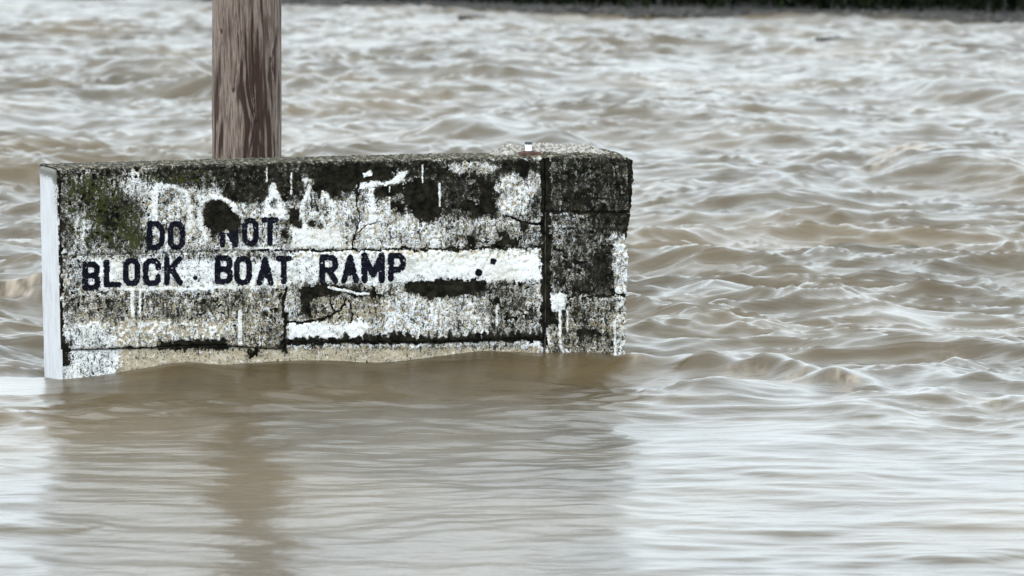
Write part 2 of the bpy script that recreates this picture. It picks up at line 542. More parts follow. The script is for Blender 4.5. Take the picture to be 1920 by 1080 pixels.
bx = np.concatenate([[-420, -200, -90, -45], np.arange(-28, 28.01, 0.14), [45, 90, 200, 420]])
prof = [(-1.5, -0.6), (-0.35, -0.12), (0.0, 0.01), (0.22, 0.06), (0.5, 0.12), (0.9, 0.16), (1.6, 0.19), (3, 0.24), (7, 0.40), (20, 0.8), (80, 1.2), (400, 2), (1500, 3)]
BV = np.zeros((len(prof), len(bx), 3))
for i, (dy, z) in enumerate(prof):
    BV[i, :, 0] = bx
    nz = fbm(bx * 0.9 + i * 3.3, np.full_like(bx, i * 1.7), 14, 3)
    BV[i, :, 1] = shore_y(bx) + dy + 0.25 * nz * (1 if dy < 10 else 0)
    BV[i, :, 2] = z + 0.05 * fbm(bx * 1.7, np.full_like(bx, i * 2.1), 15, 3) * (1 if 0 <= dy < 20 else 0.3)
q = grid_quads(len(prof), len(bx))
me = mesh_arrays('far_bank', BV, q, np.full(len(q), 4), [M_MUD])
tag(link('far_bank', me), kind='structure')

rng = np.random.RandomState(4)
def lump_base():
    bm = bmesh.new()
    bmesh.ops.create_icosphere(bm, subdivisions=1, radius=1)
    v = np.array([x.co[:] for x in bm.verts]); f = np.array([[x.index for x in p.verts] for p in bm.faces])
    bm.free()
    return v, f
LV, LF = lump_base()
SV = []; SF = []; n = 0
for i in range(1700):
    x = rng.uniform(-15, 15); t = rng.rand()
    r = 0.035 + 0.075 * rng.rand() ** 2
    p = np.array([x, shore_y(x) - 0.1 + 0.75 * t, 0.12 * t ** 0.8 - 0.01 + rng.uniform(-0.02, 0.02)])
    v = LV * (1 + 0.25 * rng.randn(len(LV), 1)) * np.array([r * rng.uniform(1, 1.9), r, r * rng.uniform(0.5, 0.9)])
    a = rng.rand() * 6.28
    v = v @ np.array([[math.cos(a), math.sin(a), 0], [-math.sin(a), math.cos(a), 0], [0, 0, 1]])
    SV.append(v + p); SF.append(LF + n); n += len(LV)
SF = np.concatenate(SF)
me = mesh_arrays('bank_rubble', np.concatenate(SV), SF, np.full(len(SF), 3), [M_STONE], False)
tag(link('bank_rubble', me), 'grey brown stones and debris lining the far shore', 'stones', kind='stuff')

NL = 52000
x = rng.uniform(-26, 26, NL)
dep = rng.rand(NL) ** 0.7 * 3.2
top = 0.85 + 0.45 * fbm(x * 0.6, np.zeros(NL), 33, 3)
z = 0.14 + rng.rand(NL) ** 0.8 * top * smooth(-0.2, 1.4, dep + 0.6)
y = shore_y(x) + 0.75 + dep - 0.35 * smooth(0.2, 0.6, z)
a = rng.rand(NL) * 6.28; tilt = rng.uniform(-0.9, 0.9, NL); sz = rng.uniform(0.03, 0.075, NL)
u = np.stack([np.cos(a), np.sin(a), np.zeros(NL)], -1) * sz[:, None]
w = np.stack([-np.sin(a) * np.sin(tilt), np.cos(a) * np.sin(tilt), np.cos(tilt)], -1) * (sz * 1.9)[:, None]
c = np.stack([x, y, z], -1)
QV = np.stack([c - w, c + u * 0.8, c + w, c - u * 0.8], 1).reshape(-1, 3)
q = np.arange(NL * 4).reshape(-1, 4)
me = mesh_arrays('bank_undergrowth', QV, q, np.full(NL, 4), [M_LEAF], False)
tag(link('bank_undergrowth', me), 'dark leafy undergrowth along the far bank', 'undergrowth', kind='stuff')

# ------------------------------------------------------------------ painting the wall front (wear maps and ledge shadow in face coordinates)
X0, Y0, MW, MH = 60, 270, 1150, 480
gy, gx = np.mgrid[0:MH, 0:MW].astype(float)
gx += X0; gy += Y0
jx = gx + 9 * fbm(gx / 22, gy / 22, 101, 5, 0.68)
jy = gy + 9 * fbm(gx / 22, gy / 22, 111, 5, 0.68)
LI = np.full((MH, MW), 0.42)       # lichen / mould density, plus the shadow painted above the ledge
PA = np.full((MH, MW), 0.70)       # white paint density
MO = np.zeros((MH, MW))            # moss
SD = np.zeros((MH, MW))            # solid black growth, joints and the painted ledge shadow

def put(f, m, val):
    f[...] = f * (1 - m) + val * m
def crop(pts, pad):
    xs_ = [p[0] for p in pts]; ys_ = [p[1] for p in pts]
    x0 = int(max(0, min(xs_) - pad - X0)); x1 = int(min(MW, max(xs_) + pad - X0 + 1))
    y0 = int(max(0, min(ys_) - pad - Y0)); y1 = int(min(MH, max(ys_) + pad - Y0 + 1))
    return slice(y0, y1), slice(x0, x1)
def P_(f, pts, val, soft=3.0):
    c_ = crop(pts, soft + 9)
    put(f[c_], smooth(soft, -soft, poly_sdf(jx[c_], jy[c_], pts)), val)
def B_(f, x0, y0, x1, y1, val, soft=6.0):
    P_(f, [(x0, y0), (x1, y0), (x1, y1), (x0, y1)], val, soft)
def E_(f, cx, cy, rx, ry, val, soft=0.25):
    d = np.hypot((jx - cx) / rx, (jy - cy) / ry)
    put(f, smooth(1 + soft, 1 - soft, d), val)
def L_(f, pts, w, val, soft=3.0, jit=0.8):
    c_ = crop(pts, w + soft + 8)
    X_ = gx[c_] + jit * (jx[c_] - gx[c_]); Y_ = gy[c_] + jit * (jy[c_] - gy[c_])
    d, _ = poly_dist(X_, Y_, pts)
    put(f[c_], smooth(w / 2 + soft, w / 2 - soft, d), val)

# broad zones
B_(LI, 100, 300, 270, 470, 0.66, 14)
B_(LI, 420, 314, 570, 378, 0.84, 8)
B_(LI, 270, 318, 420, 352, 0.72, 8)
B_(LI, 300, 305, 430, 325, 0.72, 5)
B_(LI, 420, 338, 500, 378, 0.86, 6)
B_(LI, 820, 300, 1015, 410, 0.72, 10)
B_(LI, 820, 405, 1015, 462, 0.48, 8)
B_(LI, 600, 400, 820, 466, 0.34, 8)
B_(LI, 290, 300, 1018, 334, 0.86, 9); B_(LI, 830, 330, 940, 402, 0.80, 12); B_(LI, 590, 300, 740, 350, 0.9, 10); E_(LI, 960, 366, 42, 40, 0.34); E_(LI, 885, 315, 50, 12, 0.36); E_(LI, 1000, 340, 14, 22, 0.34)
B_(LI, 1030, 290, 1195, 395, 0.76, 8); E_(LI, 1080, 370, 45, 26, 0.9, 0.8); E_(LI, 1150, 330, 30, 30, 0.84, 0.8)
B_(LI, 1030, 396, 1110, 450, 0.66, 8); B_(LI, 1100, 395, 1190, 440, 0.84, 8)
B_(LI, 1030, 445, 1100, 550, 0.66, 8); E_(LI, 1126, 505, 30, 50, 0.92, 0.7); E_(LI, 1110, 545, 40, 16, 0.85, 0.7)
B_(LI, 1150, 440, 1190, 560, 0.36, 6); B_(LI, 1035, 555, 1190, 690, 0.58, 8); B_(LI, 1148, 560, 1190, 690, 0.34, 6)
B_(PA, 1035, 575, 1150, 690, 0.35, 10)
# bands below
B_(LI, 110, 468, 540, 486, 0.50, 4)
B_(LI, 112, 486, 540, 540, 0.27, 5); B_(LI, 112, 486, 160, 640, 0.52, 8)
B_(LI, 540, 470, 800, 532, 0.24, 5); B_(LI, 760, 470, 1010, 524, 0.07, 5)
B_(PA, 140, 486, 1010, 532, 0.95, 5)
B_(LI, 130, 545, 530, 604, 0.55, 8); B_(LI, 140, 600, 440, 645, 0.28, 10)
B_(PA, 140, 556, 440, 650, 0.45, 10); B_(LI, 440, 540, 530, 660, 0.50, 8); B_(PA, 440, 545, 530, 660, 0.40, 8)
B_(LI, 560, 530, 1012, 620, 0.42, 6); B_(PA, 580, 556, 720, 602, 0.25, 8); B_(LI, 690, 556, 860, 625, 0.38, 6)
B_(LI, 540, 607, 690, 634, 0.16, 5); B_(PA, 540, 607, 690, 634, 0.97, 5); B_(LI, 800, 560, 890, 612, 0.33, 6)
B_(LI, 920, 530, 1010, 622, 0.58, 6)
B_(PA, 200, 652, 1015, 720, 0.06, 5); B_(LI, 180, 656, 1015, 720, 0.22, 5)
P_(LI, [(118, 600), (210, 618), (215, 660), (190, 705), (118, 730)], 0.36, 6); P_(PA, [(118, 600), (210, 618), (230, 660), (215, 705), (118, 730)], 1.0, 6)
# solid dark patches
D = 1.05
for pts in [[(605, 308), (676, 308), (748, 310), (734, 329), (712, 343), (674, 347), (670, 358), (643, 358), (639, 373), (624, 373), (614, 360), (599, 373), (580, 353), (603, 335)],
            [(378, 400), (386, 382), (402, 374), (424, 378), (442, 392), (450, 410), (448, 428), (432, 436), (416, 434), (400, 442), (390, 430), (380, 418)],
            [(542, 388), (556, 392), (566, 396), (560, 412), (562, 424), (548, 420), (534, 414), (540, 402)],
            [(703, 357), (716, 347), (752, 344), (753, 358), (736, 370), (706, 368)],
            [(735, 378), (750, 376), (758, 388), (748, 398), (736, 390)],
            [(758, 345), (790, 332), (825, 340), (826, 400), (806, 410), (780, 408), (768, 390), (756, 372)],
            [(780, 380), (830, 372), (826, 408), (796, 412)],
            [(874, 326), (890, 318), (897, 334), (880, 336)], [(964, 303), (988, 303), (992, 326), (972, 330)],
            [(896, 334), (926, 340), (930, 398), (900, 400)], [(862, 384), (906, 382), (908, 398), (866, 398)],
            [(874, 444), (884, 444), (892, 460), (876, 460)], [(928, 452), (950, 446), (974, 448), (970, 461), (928, 461)],
            [(936, 432), (950, 433), (950, 444), (938, 444)], [(976, 418), (990, 416), (990, 436), (978, 434)],
            [(528, 446), (530, 434), (538, 430), (540, 444), (532, 450)], [(580, 424), (588, 414), (593, 428), (584, 432)], [(600, 416), (610, 414), (611, 432), (602, 430)],
            [(566, 538), (604, 532), (640, 536), (690, 546), (722, 552), (700, 560), (640, 552), (600, 556), (584, 566), (582, 590), (564, 588), (562, 556)],
            [(764, 530), (800, 524), (850, 524), (912, 528), (914, 546), (880, 552), (840, 556), (808, 560), (764, 546)],
            [(115, 644), (130, 644), (131, 680), (117, 684)], [(526, 640), (538, 634), (544, 642), (536, 660), (528, 656)], [(529, 588), (538, 586), (538, 604), (530, 606)],
            [(462, 660), (486, 654), (490, 662), (468, 672)], [(408, 640), (424, 640), (430, 650), (412, 652)],
            [(300, 640), (420, 636), (424, 652), (300, 655)],
            [(924, 560), (938, 558), (938, 572), (924, 573)], [(1082, 618), (1110, 614), (1118, 626), (1090, 630)],
            [(1030, 575), (1042, 590), (1046, 606), (1030, 608)]]:
    P_(SD, pts, 1.0, 10.0); P_(LI, pts, 0.80, 16.0)
for x in range(556, 1012, 13):          # ragged shadow of the undercut, painted black above the ledge
    rr = random.Random(x); hh = rr.uniform(2, 15) * (0.4 if x < 640 else 1)
    yb = 642 if x < 820 else 642 - (x - 820) * 0.045
    P_(LI, [(x - 8, yb + 2), (x - 5, yb - 6 - hh * 0.5), (x, yb - 8 - hh), (x + 6, yb - 6 - hh * 0.4), (x + 9, yb + 2)], 1.0, 2)
# old white brush letters and splashes
for f, val in ((LI, 0.20), (PA, 0.95), (SD, 0.0)):
    L_(f, [(290, 352), (289, 412)], 9, val); L_(f, [(294, 347), (330, 350), (347, 360), (355, 378), (355, 424)], 9, val)
    L_(f, [(374, 418), (374, 398), (380, 378), (394, 367), (416, 371), (436, 386), (450, 402)], 9, val)
    L_(f, [(374, 398), (378, 430), (392, 446)], 8, val)
    L_(f, [(394, 354), (393, 368)], 3, val)
    L_(f, [(512, 349), (503, 380), (497, 406)], 11, val); L_(f, [(512, 349), (522, 376), (534, 408)], 11, val); L_(f, [(500, 394), (530, 396)], 10, val)
    L_(f, [(580, 350), (568, 380), (566, 410), (576, 432), (600, 436), (622, 420), (626, 392), (612, 368)], 8, val)
    L_(f, [(606, 362), (602, 398), (612, 430)], 6, val)
    L_(f, [(672, 350), (700, 345), (722, 344), (752, 336)], 8, val); L_(f, [(697, 348), (695, 414)], 10, val); L_(f, [(740, 336), (760, 322)], 9, val)
    B_(f, 546, 428, 640, 464, 0.13 if f is LI else val, 5); B_(f, 455, 464, 545, 470, 0.2 if f is LI else val, 3)
    E_(f, 690, 326, 10, 6, val); E_(f, 576, 336, 10, 4, val); E_(f, 255, 345, 30, 20, 0.38 if f is LI else val, 0.8); E_(f, 150, 430, 14, 32, 0.34 if f is LI else val, 0.8)
    B_(f, 1030, 552, 1060, 582, 0.12 if f is LI else val, 5)
    for x, a, b, w in [(500, 314, 339, 3), (546, 325, 364, 3), (792, 310, 343, 3), (730, 350, 360, 3), (730, 370, 408, 3), (824, 344, 386, 4), (1019, 315, 350, 3),
                       (248, 545, 592, 7), (262, 545, 590, 3), (931, 575, 610, 4), (1063, 578, 622, 3), (450, 585, 645, 8), (545, 600, 640, 4), (1152, 600, 680, 4), (1011, 640, 680, 3)]:
        L_(f, [(x, a), (x, b)], w, val, 1.0, 0.15)
    L_(f, [(1049, 578), (1049, 640), (1054, 658), (1062, 672)], 5, val, 1.0, 0.2); L_(f, [(1060, 656), (1074, 670), (1084, 671)], 4, val, 1.0, 0.2)
    L_(f, [(720, 528), (810, 524)], 3, 0.2 if f is LI else val, 1.5); L_(f, [(220, 542), (440, 540)], 5, 0.10 if f is LI else val, 2); L_(f, [(615, 540), (650, 546), (690, 552)], 5, 0.15 if f is LI else val, 2)
# moss
E_(MO, 205, 405, 40, 46, 0.95, 0.6); E_(MO, 165, 350, 46, 28, 0.75, 0.7); E_(MO, 245, 440, 30, 34, 0.75, 0.6); E_(MO, 330, 330, 90, 18, 0.5, 0.7); np.maximum(MO, 0.5 * smooth(1.3, 0.5, np.hypot((jx - 190) / 95, (jy - 395) / 85)), out=MO); E_(MO, 520, 345, 60, 16, 0.4, 0.7); E_(MO, 850, 400, 80, 14, 0.35, 0.7); E_(LI, 215, 400, 30, 36, 0.78, 0.5); E_(LI, 160, 352, 34, 24, 0.72, 0.5); E_(LI, 245, 450, 26, 26, 0.68, 0.5)
E_(MO, 1100, 320, 60, 16, 0.35, 0.7); E_(MO, 880, 540, 40, 10, 0.4, 0.6)
# cracks
CR = np.zeros((MH, MW))
for pts, w in [([(673, 347), (670, 381), (676, 414), (666, 443), (660, 470)], 3), ([(951, 405), (971, 412), (990, 420), (1014, 421)], 4), ([(651, 561), (637, 583), (608, 597), (584, 605), (538, 606)], 4),
               ([(536, 540), (531, 566), (536, 600), (532, 640), (540, 662)], 6), ([(660, 452), (690, 420), (712, 418)], 2), ([(655, 565), (662, 590), (658, 606)], 3),
               ([(205, 654), (300, 652), (420, 646)], 3), ([(620, 556), (626, 590)], 3)]:
    L_(CR, pts, w, 1.0, 1.0, 0.8)
np.maximum(SD, CR, out=SD)
# dark joint between wall and post, seams, and undercut shadow painted along the ledge
for pts, w in [([(1022, 300), (1024, 480), (1022, 606)], 18), ([(1020, 606), (1022, 640)], 9), ([(110, 321), (114, 560), (117, 700)], 7), ([(1035, 396), (1185, 399)], 7), ([(1100, 556), (1172, 552)], 6),
               ([(300, 653), (424, 648)], 6), ([(470, 471), (640, 469), (820, 467), (1014, 463)], 4), ([(545, 643), (1012, 637)], 7), ([(1182, 300), (1180, 400), (1176, 445)], 9)]:
    L_(SD, pts, w, 1.0, 5.0, 1.1)

spk = fbm(gx / 4.6, gy / 4.0, 201, 3, 0.65) * 0.42 + fbm(gx / 40.0, gy / 26.0, 205, 4, 0.7) * 0.62 + 0.24 * fbm(gx / 4.5, gy / 38.0, 209, 2)
order = np.argsort(spk.ravel()); rank = np.empty(spk.size); rank[order] = np.linspace(0, 1, spk.size); spk = rank.reshape(spk.shape)
spp = fbm(gx / 7.0, gy / 9.0, 221, 4, 0.62)
order = np.argsort(spp.ravel()); rank = np.empty(spp.size); rank[order] = np.linspace(0, 1, spp.size); spp = rank.reshape(spp.shape)
ragged = 0.8 * fbm(gx / 11.0, gy / 9.0, 231, 4, 0.75) + 0.5 * fbm(gx / 3.6, gy / 3.4, 233, 2)
SDM = np.clip(0.5 + (SD - 0.5) * 2.0 + 1.7 * ragged * smooth(0.0, 0.2, SD), 0, 1)
# small flecks of the same growth where the staining is strong
fl = fbm(gx / 9.0, gy / 8.0, 241, 3, 0.6) + 0.5 * fbm(gx / 45.0, gy / 34.0, 245, 2)
SDM = np.maximum(SDM, np.clip(0.5 + (fl - 0.46 + 0.75 * (LI - 0.35)) * 5, 0, 1) * smooth(0.28, 0.45, LI))
STM = np.clip(LI + 0.34 * fbm(gx / 38.0, gy / 27.0, 251, 4, 0.65) + 0.16 * fbm(gx / 7.0, gy / 60.0, 255, 3) + 0.12 * fbm(gx / 9.0, gy / 9.0, 257, 3), 0, 1)
STM = STM * smooth(0.0, 0.2, LI)
PAM = np.clip(0.5 + (PA - spp) * 1.5, 0, 1)
LIM = SDM
MOM = np.clip(MO * (0.6 + 0.8 * spp), 0, 1)

def sample(f, px, py):
    u = np.clip(px - X0, 0, MW - 1.001); v = np.clip(py - Y0, 0, MH - 1.001)
    i = u.astype(int); j = v.astype(int); fu = u - i; fv = v - j
    return f[j, i] * (1 - fu) * (1 - fv) + f[j, i + 1] * fu * (1 - fv) + f[j + 1, i] * (1 - fu) * fv + f[j + 1, i + 1] * fu * fv

# ------------------------------------------------------------------ the wall: courses of concrete, a post at its end, stencilled letters
wall_base = W0 - WN * WT / 2
wall = empty('concrete_wall', wall_base.tolist())
tag(wall, 'stained white concrete wall with stencilled boat ramp warning, standing in the flood', 'wall', kind='thing')
WB = np.array(wall_base)

top_line = ([105, 230, 420, 620, 820, 1000, 1030, 1100, 1190], [320, 317, 311, 306, 301, 298, 296, 295, 300])
def ytop(x): return np.interp(x, *top_line)
def seam1(x): return np.interp(x, [100, 420, 640, 826, 1020], [481, 471, 469, 467, 463])
def seam2(x): return np.interp(x, [100, 200, 420, 530, 545, 820, 1020], [657, 655, 649, 655, 642, 643, 635])
def left_edge(y): return np.interp(y, [300, 720], [106, 116])
def right_edge(y):
    b = np.interp(y, [295, 330, 380, 420, 450, 480, 520, 560, 620, 690], [1186, 1187, 1184, 1179, 1173, 1178, 1176, 1174, 1173, 1169])
    return b + 1.8 * perlin(y / 9.0, 0 * y + 3.3, 301) + 1.2 * perlin(y / 3.5, 0 * y + 1.3, 302)

def relief(px, py):
    li = sample(LIM, px, py); pa = sample(PAM, px, py); cr = sample(CR, px, py)
    r = 0.005 * fbm(px / 60, py / 45, 401, 3) + 0.0035 * fbm(px / 9, py / 9, 402, 3) + 0.0022 * pa - 0.0015 * li - 0.010 * cr
    right = smooth(533, 541, px) * smooth(1030, 1016, px)
    return r

def course(name, xl, xr, yt, yb, proud, capped, thick=WT, dome=0.0, step=1.35, edge=0.010, lab=None, back_rise=0.0, T_round=5.0):
    ya = float(np.mean(yt(np.array([300.0, 900.0])))) if name != 'post_block' else float(yt(np.array([1100.0]))[0])
    yb_ = float(np.mean(yb(np.array([300.0, 900.0]))))
    nr = max(6, int((yb_ - ya) / step)); nc = int((xr(500.0) - xl(500.0)) / step)
    v = np.linspace(0, 1, nr)[:, None]; u = np.linspace(0, 1, nc)[None, :]
    px = xl(ya + (yb_ - ya) * v) + u * (xr(ya + (yb_ - ya) * v) - xl(ya + (yb_ - ya) * v))
    for _ in range(3):
        py = yt(px) + (yb(px) - yt(px)) * v
        px = xl(py) + u * (xr(py) - xl(py))
    if capped:
        py = py + (1 - v) ** 6 * (1.6 * fbm(px / 14, px * 0, 411, 4) + 1.0 * fbm(px / 4, px * 0, 415, 2))
    if yb_ > 700:                                  # carry the foot of the face below the water
        extra = np.array([780.0, 860.0, 960.0])[:, None]
        px = np.concatenate([px, np.repeat(px[-1:], 3, 0)]); py = np.concatenate([py, np.repeat(extra, nc, 1)])
        nr += 3
    P = wall_pt(px, py)
    de_l = (px - px[:, :1]); de_r = (px[:, -1:] - px); de_t = (py - py[:1]); de_b = (py[-1:] - py)
    e = np.minimum(np.minimum(de_l, de_r), np.minimum(de_t if not capped else de_t + 3, de_b))
    rag = 1 + 0.8 * fbm(px / 12, py / 12, 421, 3)
    rel = relief(px, py) + proud - edge * np.exp(-np.clip(e, 0, None) / (2.2 * rag))
    P = P + WN * rel[..., None]
    wear = np.stack([sample(PAM, px, py), sample(SDM, px, py), sample(MOM, px, py), sample(STM, px, py)], -1)
    rows = [P]; wears = [wear]
    if capped:
        nt = 16
        topP = P[0]; tops = []; tw = []
        tt = np.linspace(0, 1, nt)[1:]
        for t in tt:
            dn = t * thick
            lift = 0.012 * (1 - math.exp(-dn / 0.02)) + dome * math.sin(math.pi * min(1, t * 0.62)) * np.ones(nc)
            lift = lift + 0.006 * fbm(px[0] / 12, px[0] * 0 + t * 9, 431, 3)
            lift = lift * np.minimum(1, np.minimum(np.arange(nc), np.arange(nc)[::-1]) / 8.0) if dome else lift
            base = topP - WN * dn
            rows_p = base + np.array([0, 0, 1.0]) * lift[:, None]
            tops.append(rows_p)
            nz = fbm(px[0] / 9, px[0] * 0 + t * 11, 441, 3)
            tw.append(np.stack([np.clip(0.30 + nz * 1.2, 0, 1), np.clip(0.16 + 1.5 * fbm(px[0] / 7, px[0] * 0 + t * 14, 445, 3), 0, 1), np.zeros(nc), np.clip(0.68 + 0.6 * nz, 0, 1)], -1))
        tops.append(tops[-1] - np.array([0, 0, 1.0]) * 0.02 - WN * 0.012)
        tw.append(tw[-1])
        low = P[-1] - WN * (thick + 0.012); tops.append(low); tw.append(tw[-1])
        T = np.array(tops)[::-1]; Tw = np.array(tw)[::-1]
        G = np.concatenate([T, P]); Wr = np.concatenate([Tw, wear])
        NR = G.shape[0]
        q = grid_quads(NR, nc, True)
        VV = G.reshape(-1, 3); WW = Wr.reshape(-1, 4)
        idx = np.arange(NR * nc).reshape(NR, nc)
        loops = [q.ravel()]; sizes = [np.full(len(q), 4)]; mi = [np.zeros(len(q), int)]
        for ring in (idx[:, 0], idx[::-1, -1]):
            loops.append(ring); sizes.append([len(ring)]); mi.append([1])
        ring = np.concatenate([idx[-1], idx[0][::-1]]); loops.append(ring); sizes.append([len(ring)]); mi.append([1])
        off = T.shape[0]
    else:
        idx = np.arange(nr * nc).reshape(nr, nc)
        q = grid_quads(nr, nc, True)
        ring = np.concatenate([idx[0, :-1], idx[:-1, -1], idx[-1, :0:-1], idx[:0:-1, 0]])
        base = P.reshape(-1, 3)
        bk = base[ring]; dist = (bk - W0) @ WN
        bk = bk - WN[None] * (dist + thick)[:, None]
        VV = np.concatenate([base, bk]); WW = np.concatenate([wear.reshape(-1, 4), wear.reshape(-1, 4)[ring]])
        n0 = len(base); m = len(ring); j = np.arange(m); k = (j + 1) % m
        side = np.stack([ring[j], ring[k], n0 + k, n0 + j], -1)
        loops = [q.ravel(), side.ravel(), (n0 + j)[::-1]]; sizes = [np.full(len(q), 4), np.full(m, 4), [m]]; mi = [np.zeros(len(q), int), np.ones(m, int), [1]]
        off = 0
    me = mesh_arrays(name, VV - WB, np.concatenate([np.asarray(l).ravel() for l in loops]), np.concatenate(sizes), [M_WALL, M_CONC], True, np.concatenate(mi))
    add_attr(me, 'wear', WW)
    o = link(name, me, wall)
    if lab: o['label'] = lab
    return o, px, py, P

G2 = 0.4
up_o, up_px, up_py, up_P = course('upper_course', lambda y: left_edge(y), lambda y: 1021.6 + 0 * np.asarray(y), ytop, lambda x: seam1(x) - G2, 0.0, True, edge=0.006, lab='mould-blackened upper course with old white brush letters')
mi_o, mi_px, mi_py, mi_P = course('middle_course', lambda y: left_edge(y), lambda y: 1021.6 + 0 * np.asarray(y), lambda x: seam1(x) + G2, lambda x: seam2(x) - 1.0, 0.002, False, edge=0.007, lab='middle course with white painted band and lettering')
lo_o, *_ = course('base_course', lambda y: left_edge(y), lambda y: 1021.6 + 0 * np.asarray(y), lambda x: seam2(x) + 1.0, lambda x: 0 * x + 735, -0.012, False, edge=0.008, lab='bare tan concrete base course at the waterline')
def pl(y): return 1023.0 + 0 * np.asarray(y)
course('post_block', pl, right_edge, ytop, lambda x: 396.5 + (x - 1030) * 0.02, 0.008, True, thick=0.40, dome=0.020, edge=0.008)
course('post_block', pl, right_edge, lambda x: 397.7 + (x - 1030) * 0.02, lambda x: 0 * x + 735, 0.007, False, thick=0.40, edge=0.008)

# solid core behind the courses
def box_in_wall(name, s0, s1, n0, n1, z0, z1, mat, parent=wall, bevel=0.0):
    bm = bmesh.new()
    bmesh.ops.create_cube(bm, size=1)
    if bevel:
        for v in bm.verts:
            v.co.x *= (s1 - s0); v.co.y *= (n1 - n0); v.co.z *= (z1 - z0)
        bmesh.ops.bevel(bm, geom=bm.edges[:], offset=bevel, segments=2, affect='EDGES')
        S = 1.0
    me = bpy.data.meshes.new(name)
    c = W0 + WD * (s0 + s1) / 2 + WN * (n0 + n1) / 2 + np.array([0, 0, (z0 + z1) / 2]) - WB
    for v in bm.verts:
        l = np.array(v.co[:]) if bevel else np.array([v.co.x * (s1 - s0), v.co.y * (n1 - n0), v.co.z * (z1 - z0)])
        v.co = (c + WD * l[0] + WN * l[1] + np.array([0, 0, l[2]])).tolist()
    bmesh.ops.recalc_face_normals(bm, faces=bm.faces[:])
    bm.to_mesh(me); bm.free()
    me.materials.append(mat)
    return link(name, me, parent)

def sz(px, py):
    p = wall_pt(np.array(px, float), np.array(py, float)); r = p - W0
    return float(r @ WD), float(p[2])
sL, _ = sz(118, 500); sR, _ = sz(1160, 500); _, zT = sz(600, 325)
box_in_wall('core', sL, sR, -WT + 0.03, -0.035, -0.5, zT, M_CONC)

# white painted end face, slightly proud of the courses
nv, nu = 150, 44
vv = np.linspace(318, 860, nv)[:, None]; uu = np.linspace(0, 1, nu)[None, :]
Pe = wall_pt(left_edge(np.minimum(vv, 720)) + 0 * uu, vv + 0 * uu)
un = uu * (WT - 0.004) + 0 * vv
rr = 0.016
outw = 0.010 + 0.003 * fbm(un * 9, Pe[..., 2] * 7, 501, 4) - rr * np.exp(-un / 0.012) * 0.8 - rr * np.exp(-(WT - un) / 0.012) * 0.8
ztop = smooth(0, 5, vv - 318)
outw = outw - 0.012 * (1 - ztop)
Pe = Pe - WN * (un + 0.003)[..., None] - WD * outw[..., None]
idx = np.arange(nv * nu).reshape(nv, nu)
q = grid_quads(nv, nu)
ring = np.concatenate([idx[0, :-1], idx[:-1, -1], idx[-1, :0:-1], idx[:0:-1, 0]])
base = Pe.reshape(-1, 3); bk = base[ring] + WD * 0.004
n0 = len(base); m = len(ring); j = np.arange(m); k2 = (j + 1) % m
side = np.stack([ring[k2], ring[j], n0 + j, n0 + k2], -1)
me = mesh_arrays('painted_end', np.concatenate([base, bk]) - WB, np.concatenate([q.ravel(), side.ravel(), n0 + j]), np.concatenate([np.full(len(q), 4), np.full(m, 4), [m]]), [M_END])
grime = np.clip(smooth(352, 318, vv) * 0.75 + 0.20 + 0.35 * smooth(0.10, 0.0, un) * smooth(480, 330, vv), 0, 1) + 0 * uu
gr = np.concatenate([grime.ravel(), grime.ravel()[ring]])
add_attr(me, 'wear', np.stack([gr, gr * 0, gr * 0, gr * 0 + 1], -1))
e_o = link('painted_end', me, wall); e_o['label'] = 'clean white painted end face'

# ---- stencilled letters, following the relief of the course they are painted on
def arc(cx, cy, rx, ry, a0, a1, n=10):
    return [(cx + rx * math.cos(R(a0 + (a1 - a0) * i / n)), cy + ry * math.sin(R(a0 + (a1 - a0) * i / n))) for i in range(n + 1)]
def glyph(ch):
    if ch == 'D': return [[(0, 0), (0, 1)], [(0, 0), (.62, 0), (.93, .16), (1, .35), (1, .65), (.93, .84), (.62, 1), (0, 1)]]
    if ch == 'O': return [[(.5, 0), (.22, .03), (.03, .17), (0, .35), (0, .65), (.03, .83), (.22, .97), (.5, 1), (.78, .97), (.97, .83), (1, .65), (1, .35), (.97, .17), (.78, .03), (.5, 0)]]
    if ch == 'C': return [[(1, .30), (.97, .15), (.8, .03), (.5, 0), (.22, .03), (.03, .17), (0, .35), (0, .65), (.03, .83), (.22, .97), (.5, 1), (.8, .97), (.97, .85), (1, .70)]]
    if ch == 'N': return [[(0, 1), (0, 0), (1, 1), (1, 0)]]
    if ch == 'T': return [[(0, 0), (1, 0)], [(.5, 0), (.5, 1)]]
    if ch == 'B': return [[(0, 0), (0, 1)], [(0, 0), (.7, 0), (.92, .1), (.95, .25), (.92, .38), (.72, .48), (0, .48)], [(.72, .48), (.95, .6), (1, .75), (.95, .9), (.72, 1), (0, 1)]]
    if ch == 'L': return [[(0, 0), (0, 1), (1, 1)]]
    if ch == 'K': return [[(0, 0), (0, 1)], [(.95, 0), (.05, .58)], [(.35, .42), (1, 1)]]
    if ch == 'A': return [[(0, 1), (.5, 0), (1, 1)], [(.2, .66), (.8, .66)]]
    if ch == 'R': return [[(0, 0), (0, 1)], [(0, 0), (.72, 0), (.95, .12), (1, .27), (.95, .42), (.72, .54), (0, .54)], [(.5, .54), (1, 1)]]
    if ch == 'M': return [[(0, 1), (0, 0), (.5, .78), (1, 0), (1, 1)]]
    if ch == 'P': return [[(0, 0), (0, 1)], [(0, 0), (.72, 0), (.95, .14), (1, .3), (.95, .46), (.72, .6), (0, .6)]]

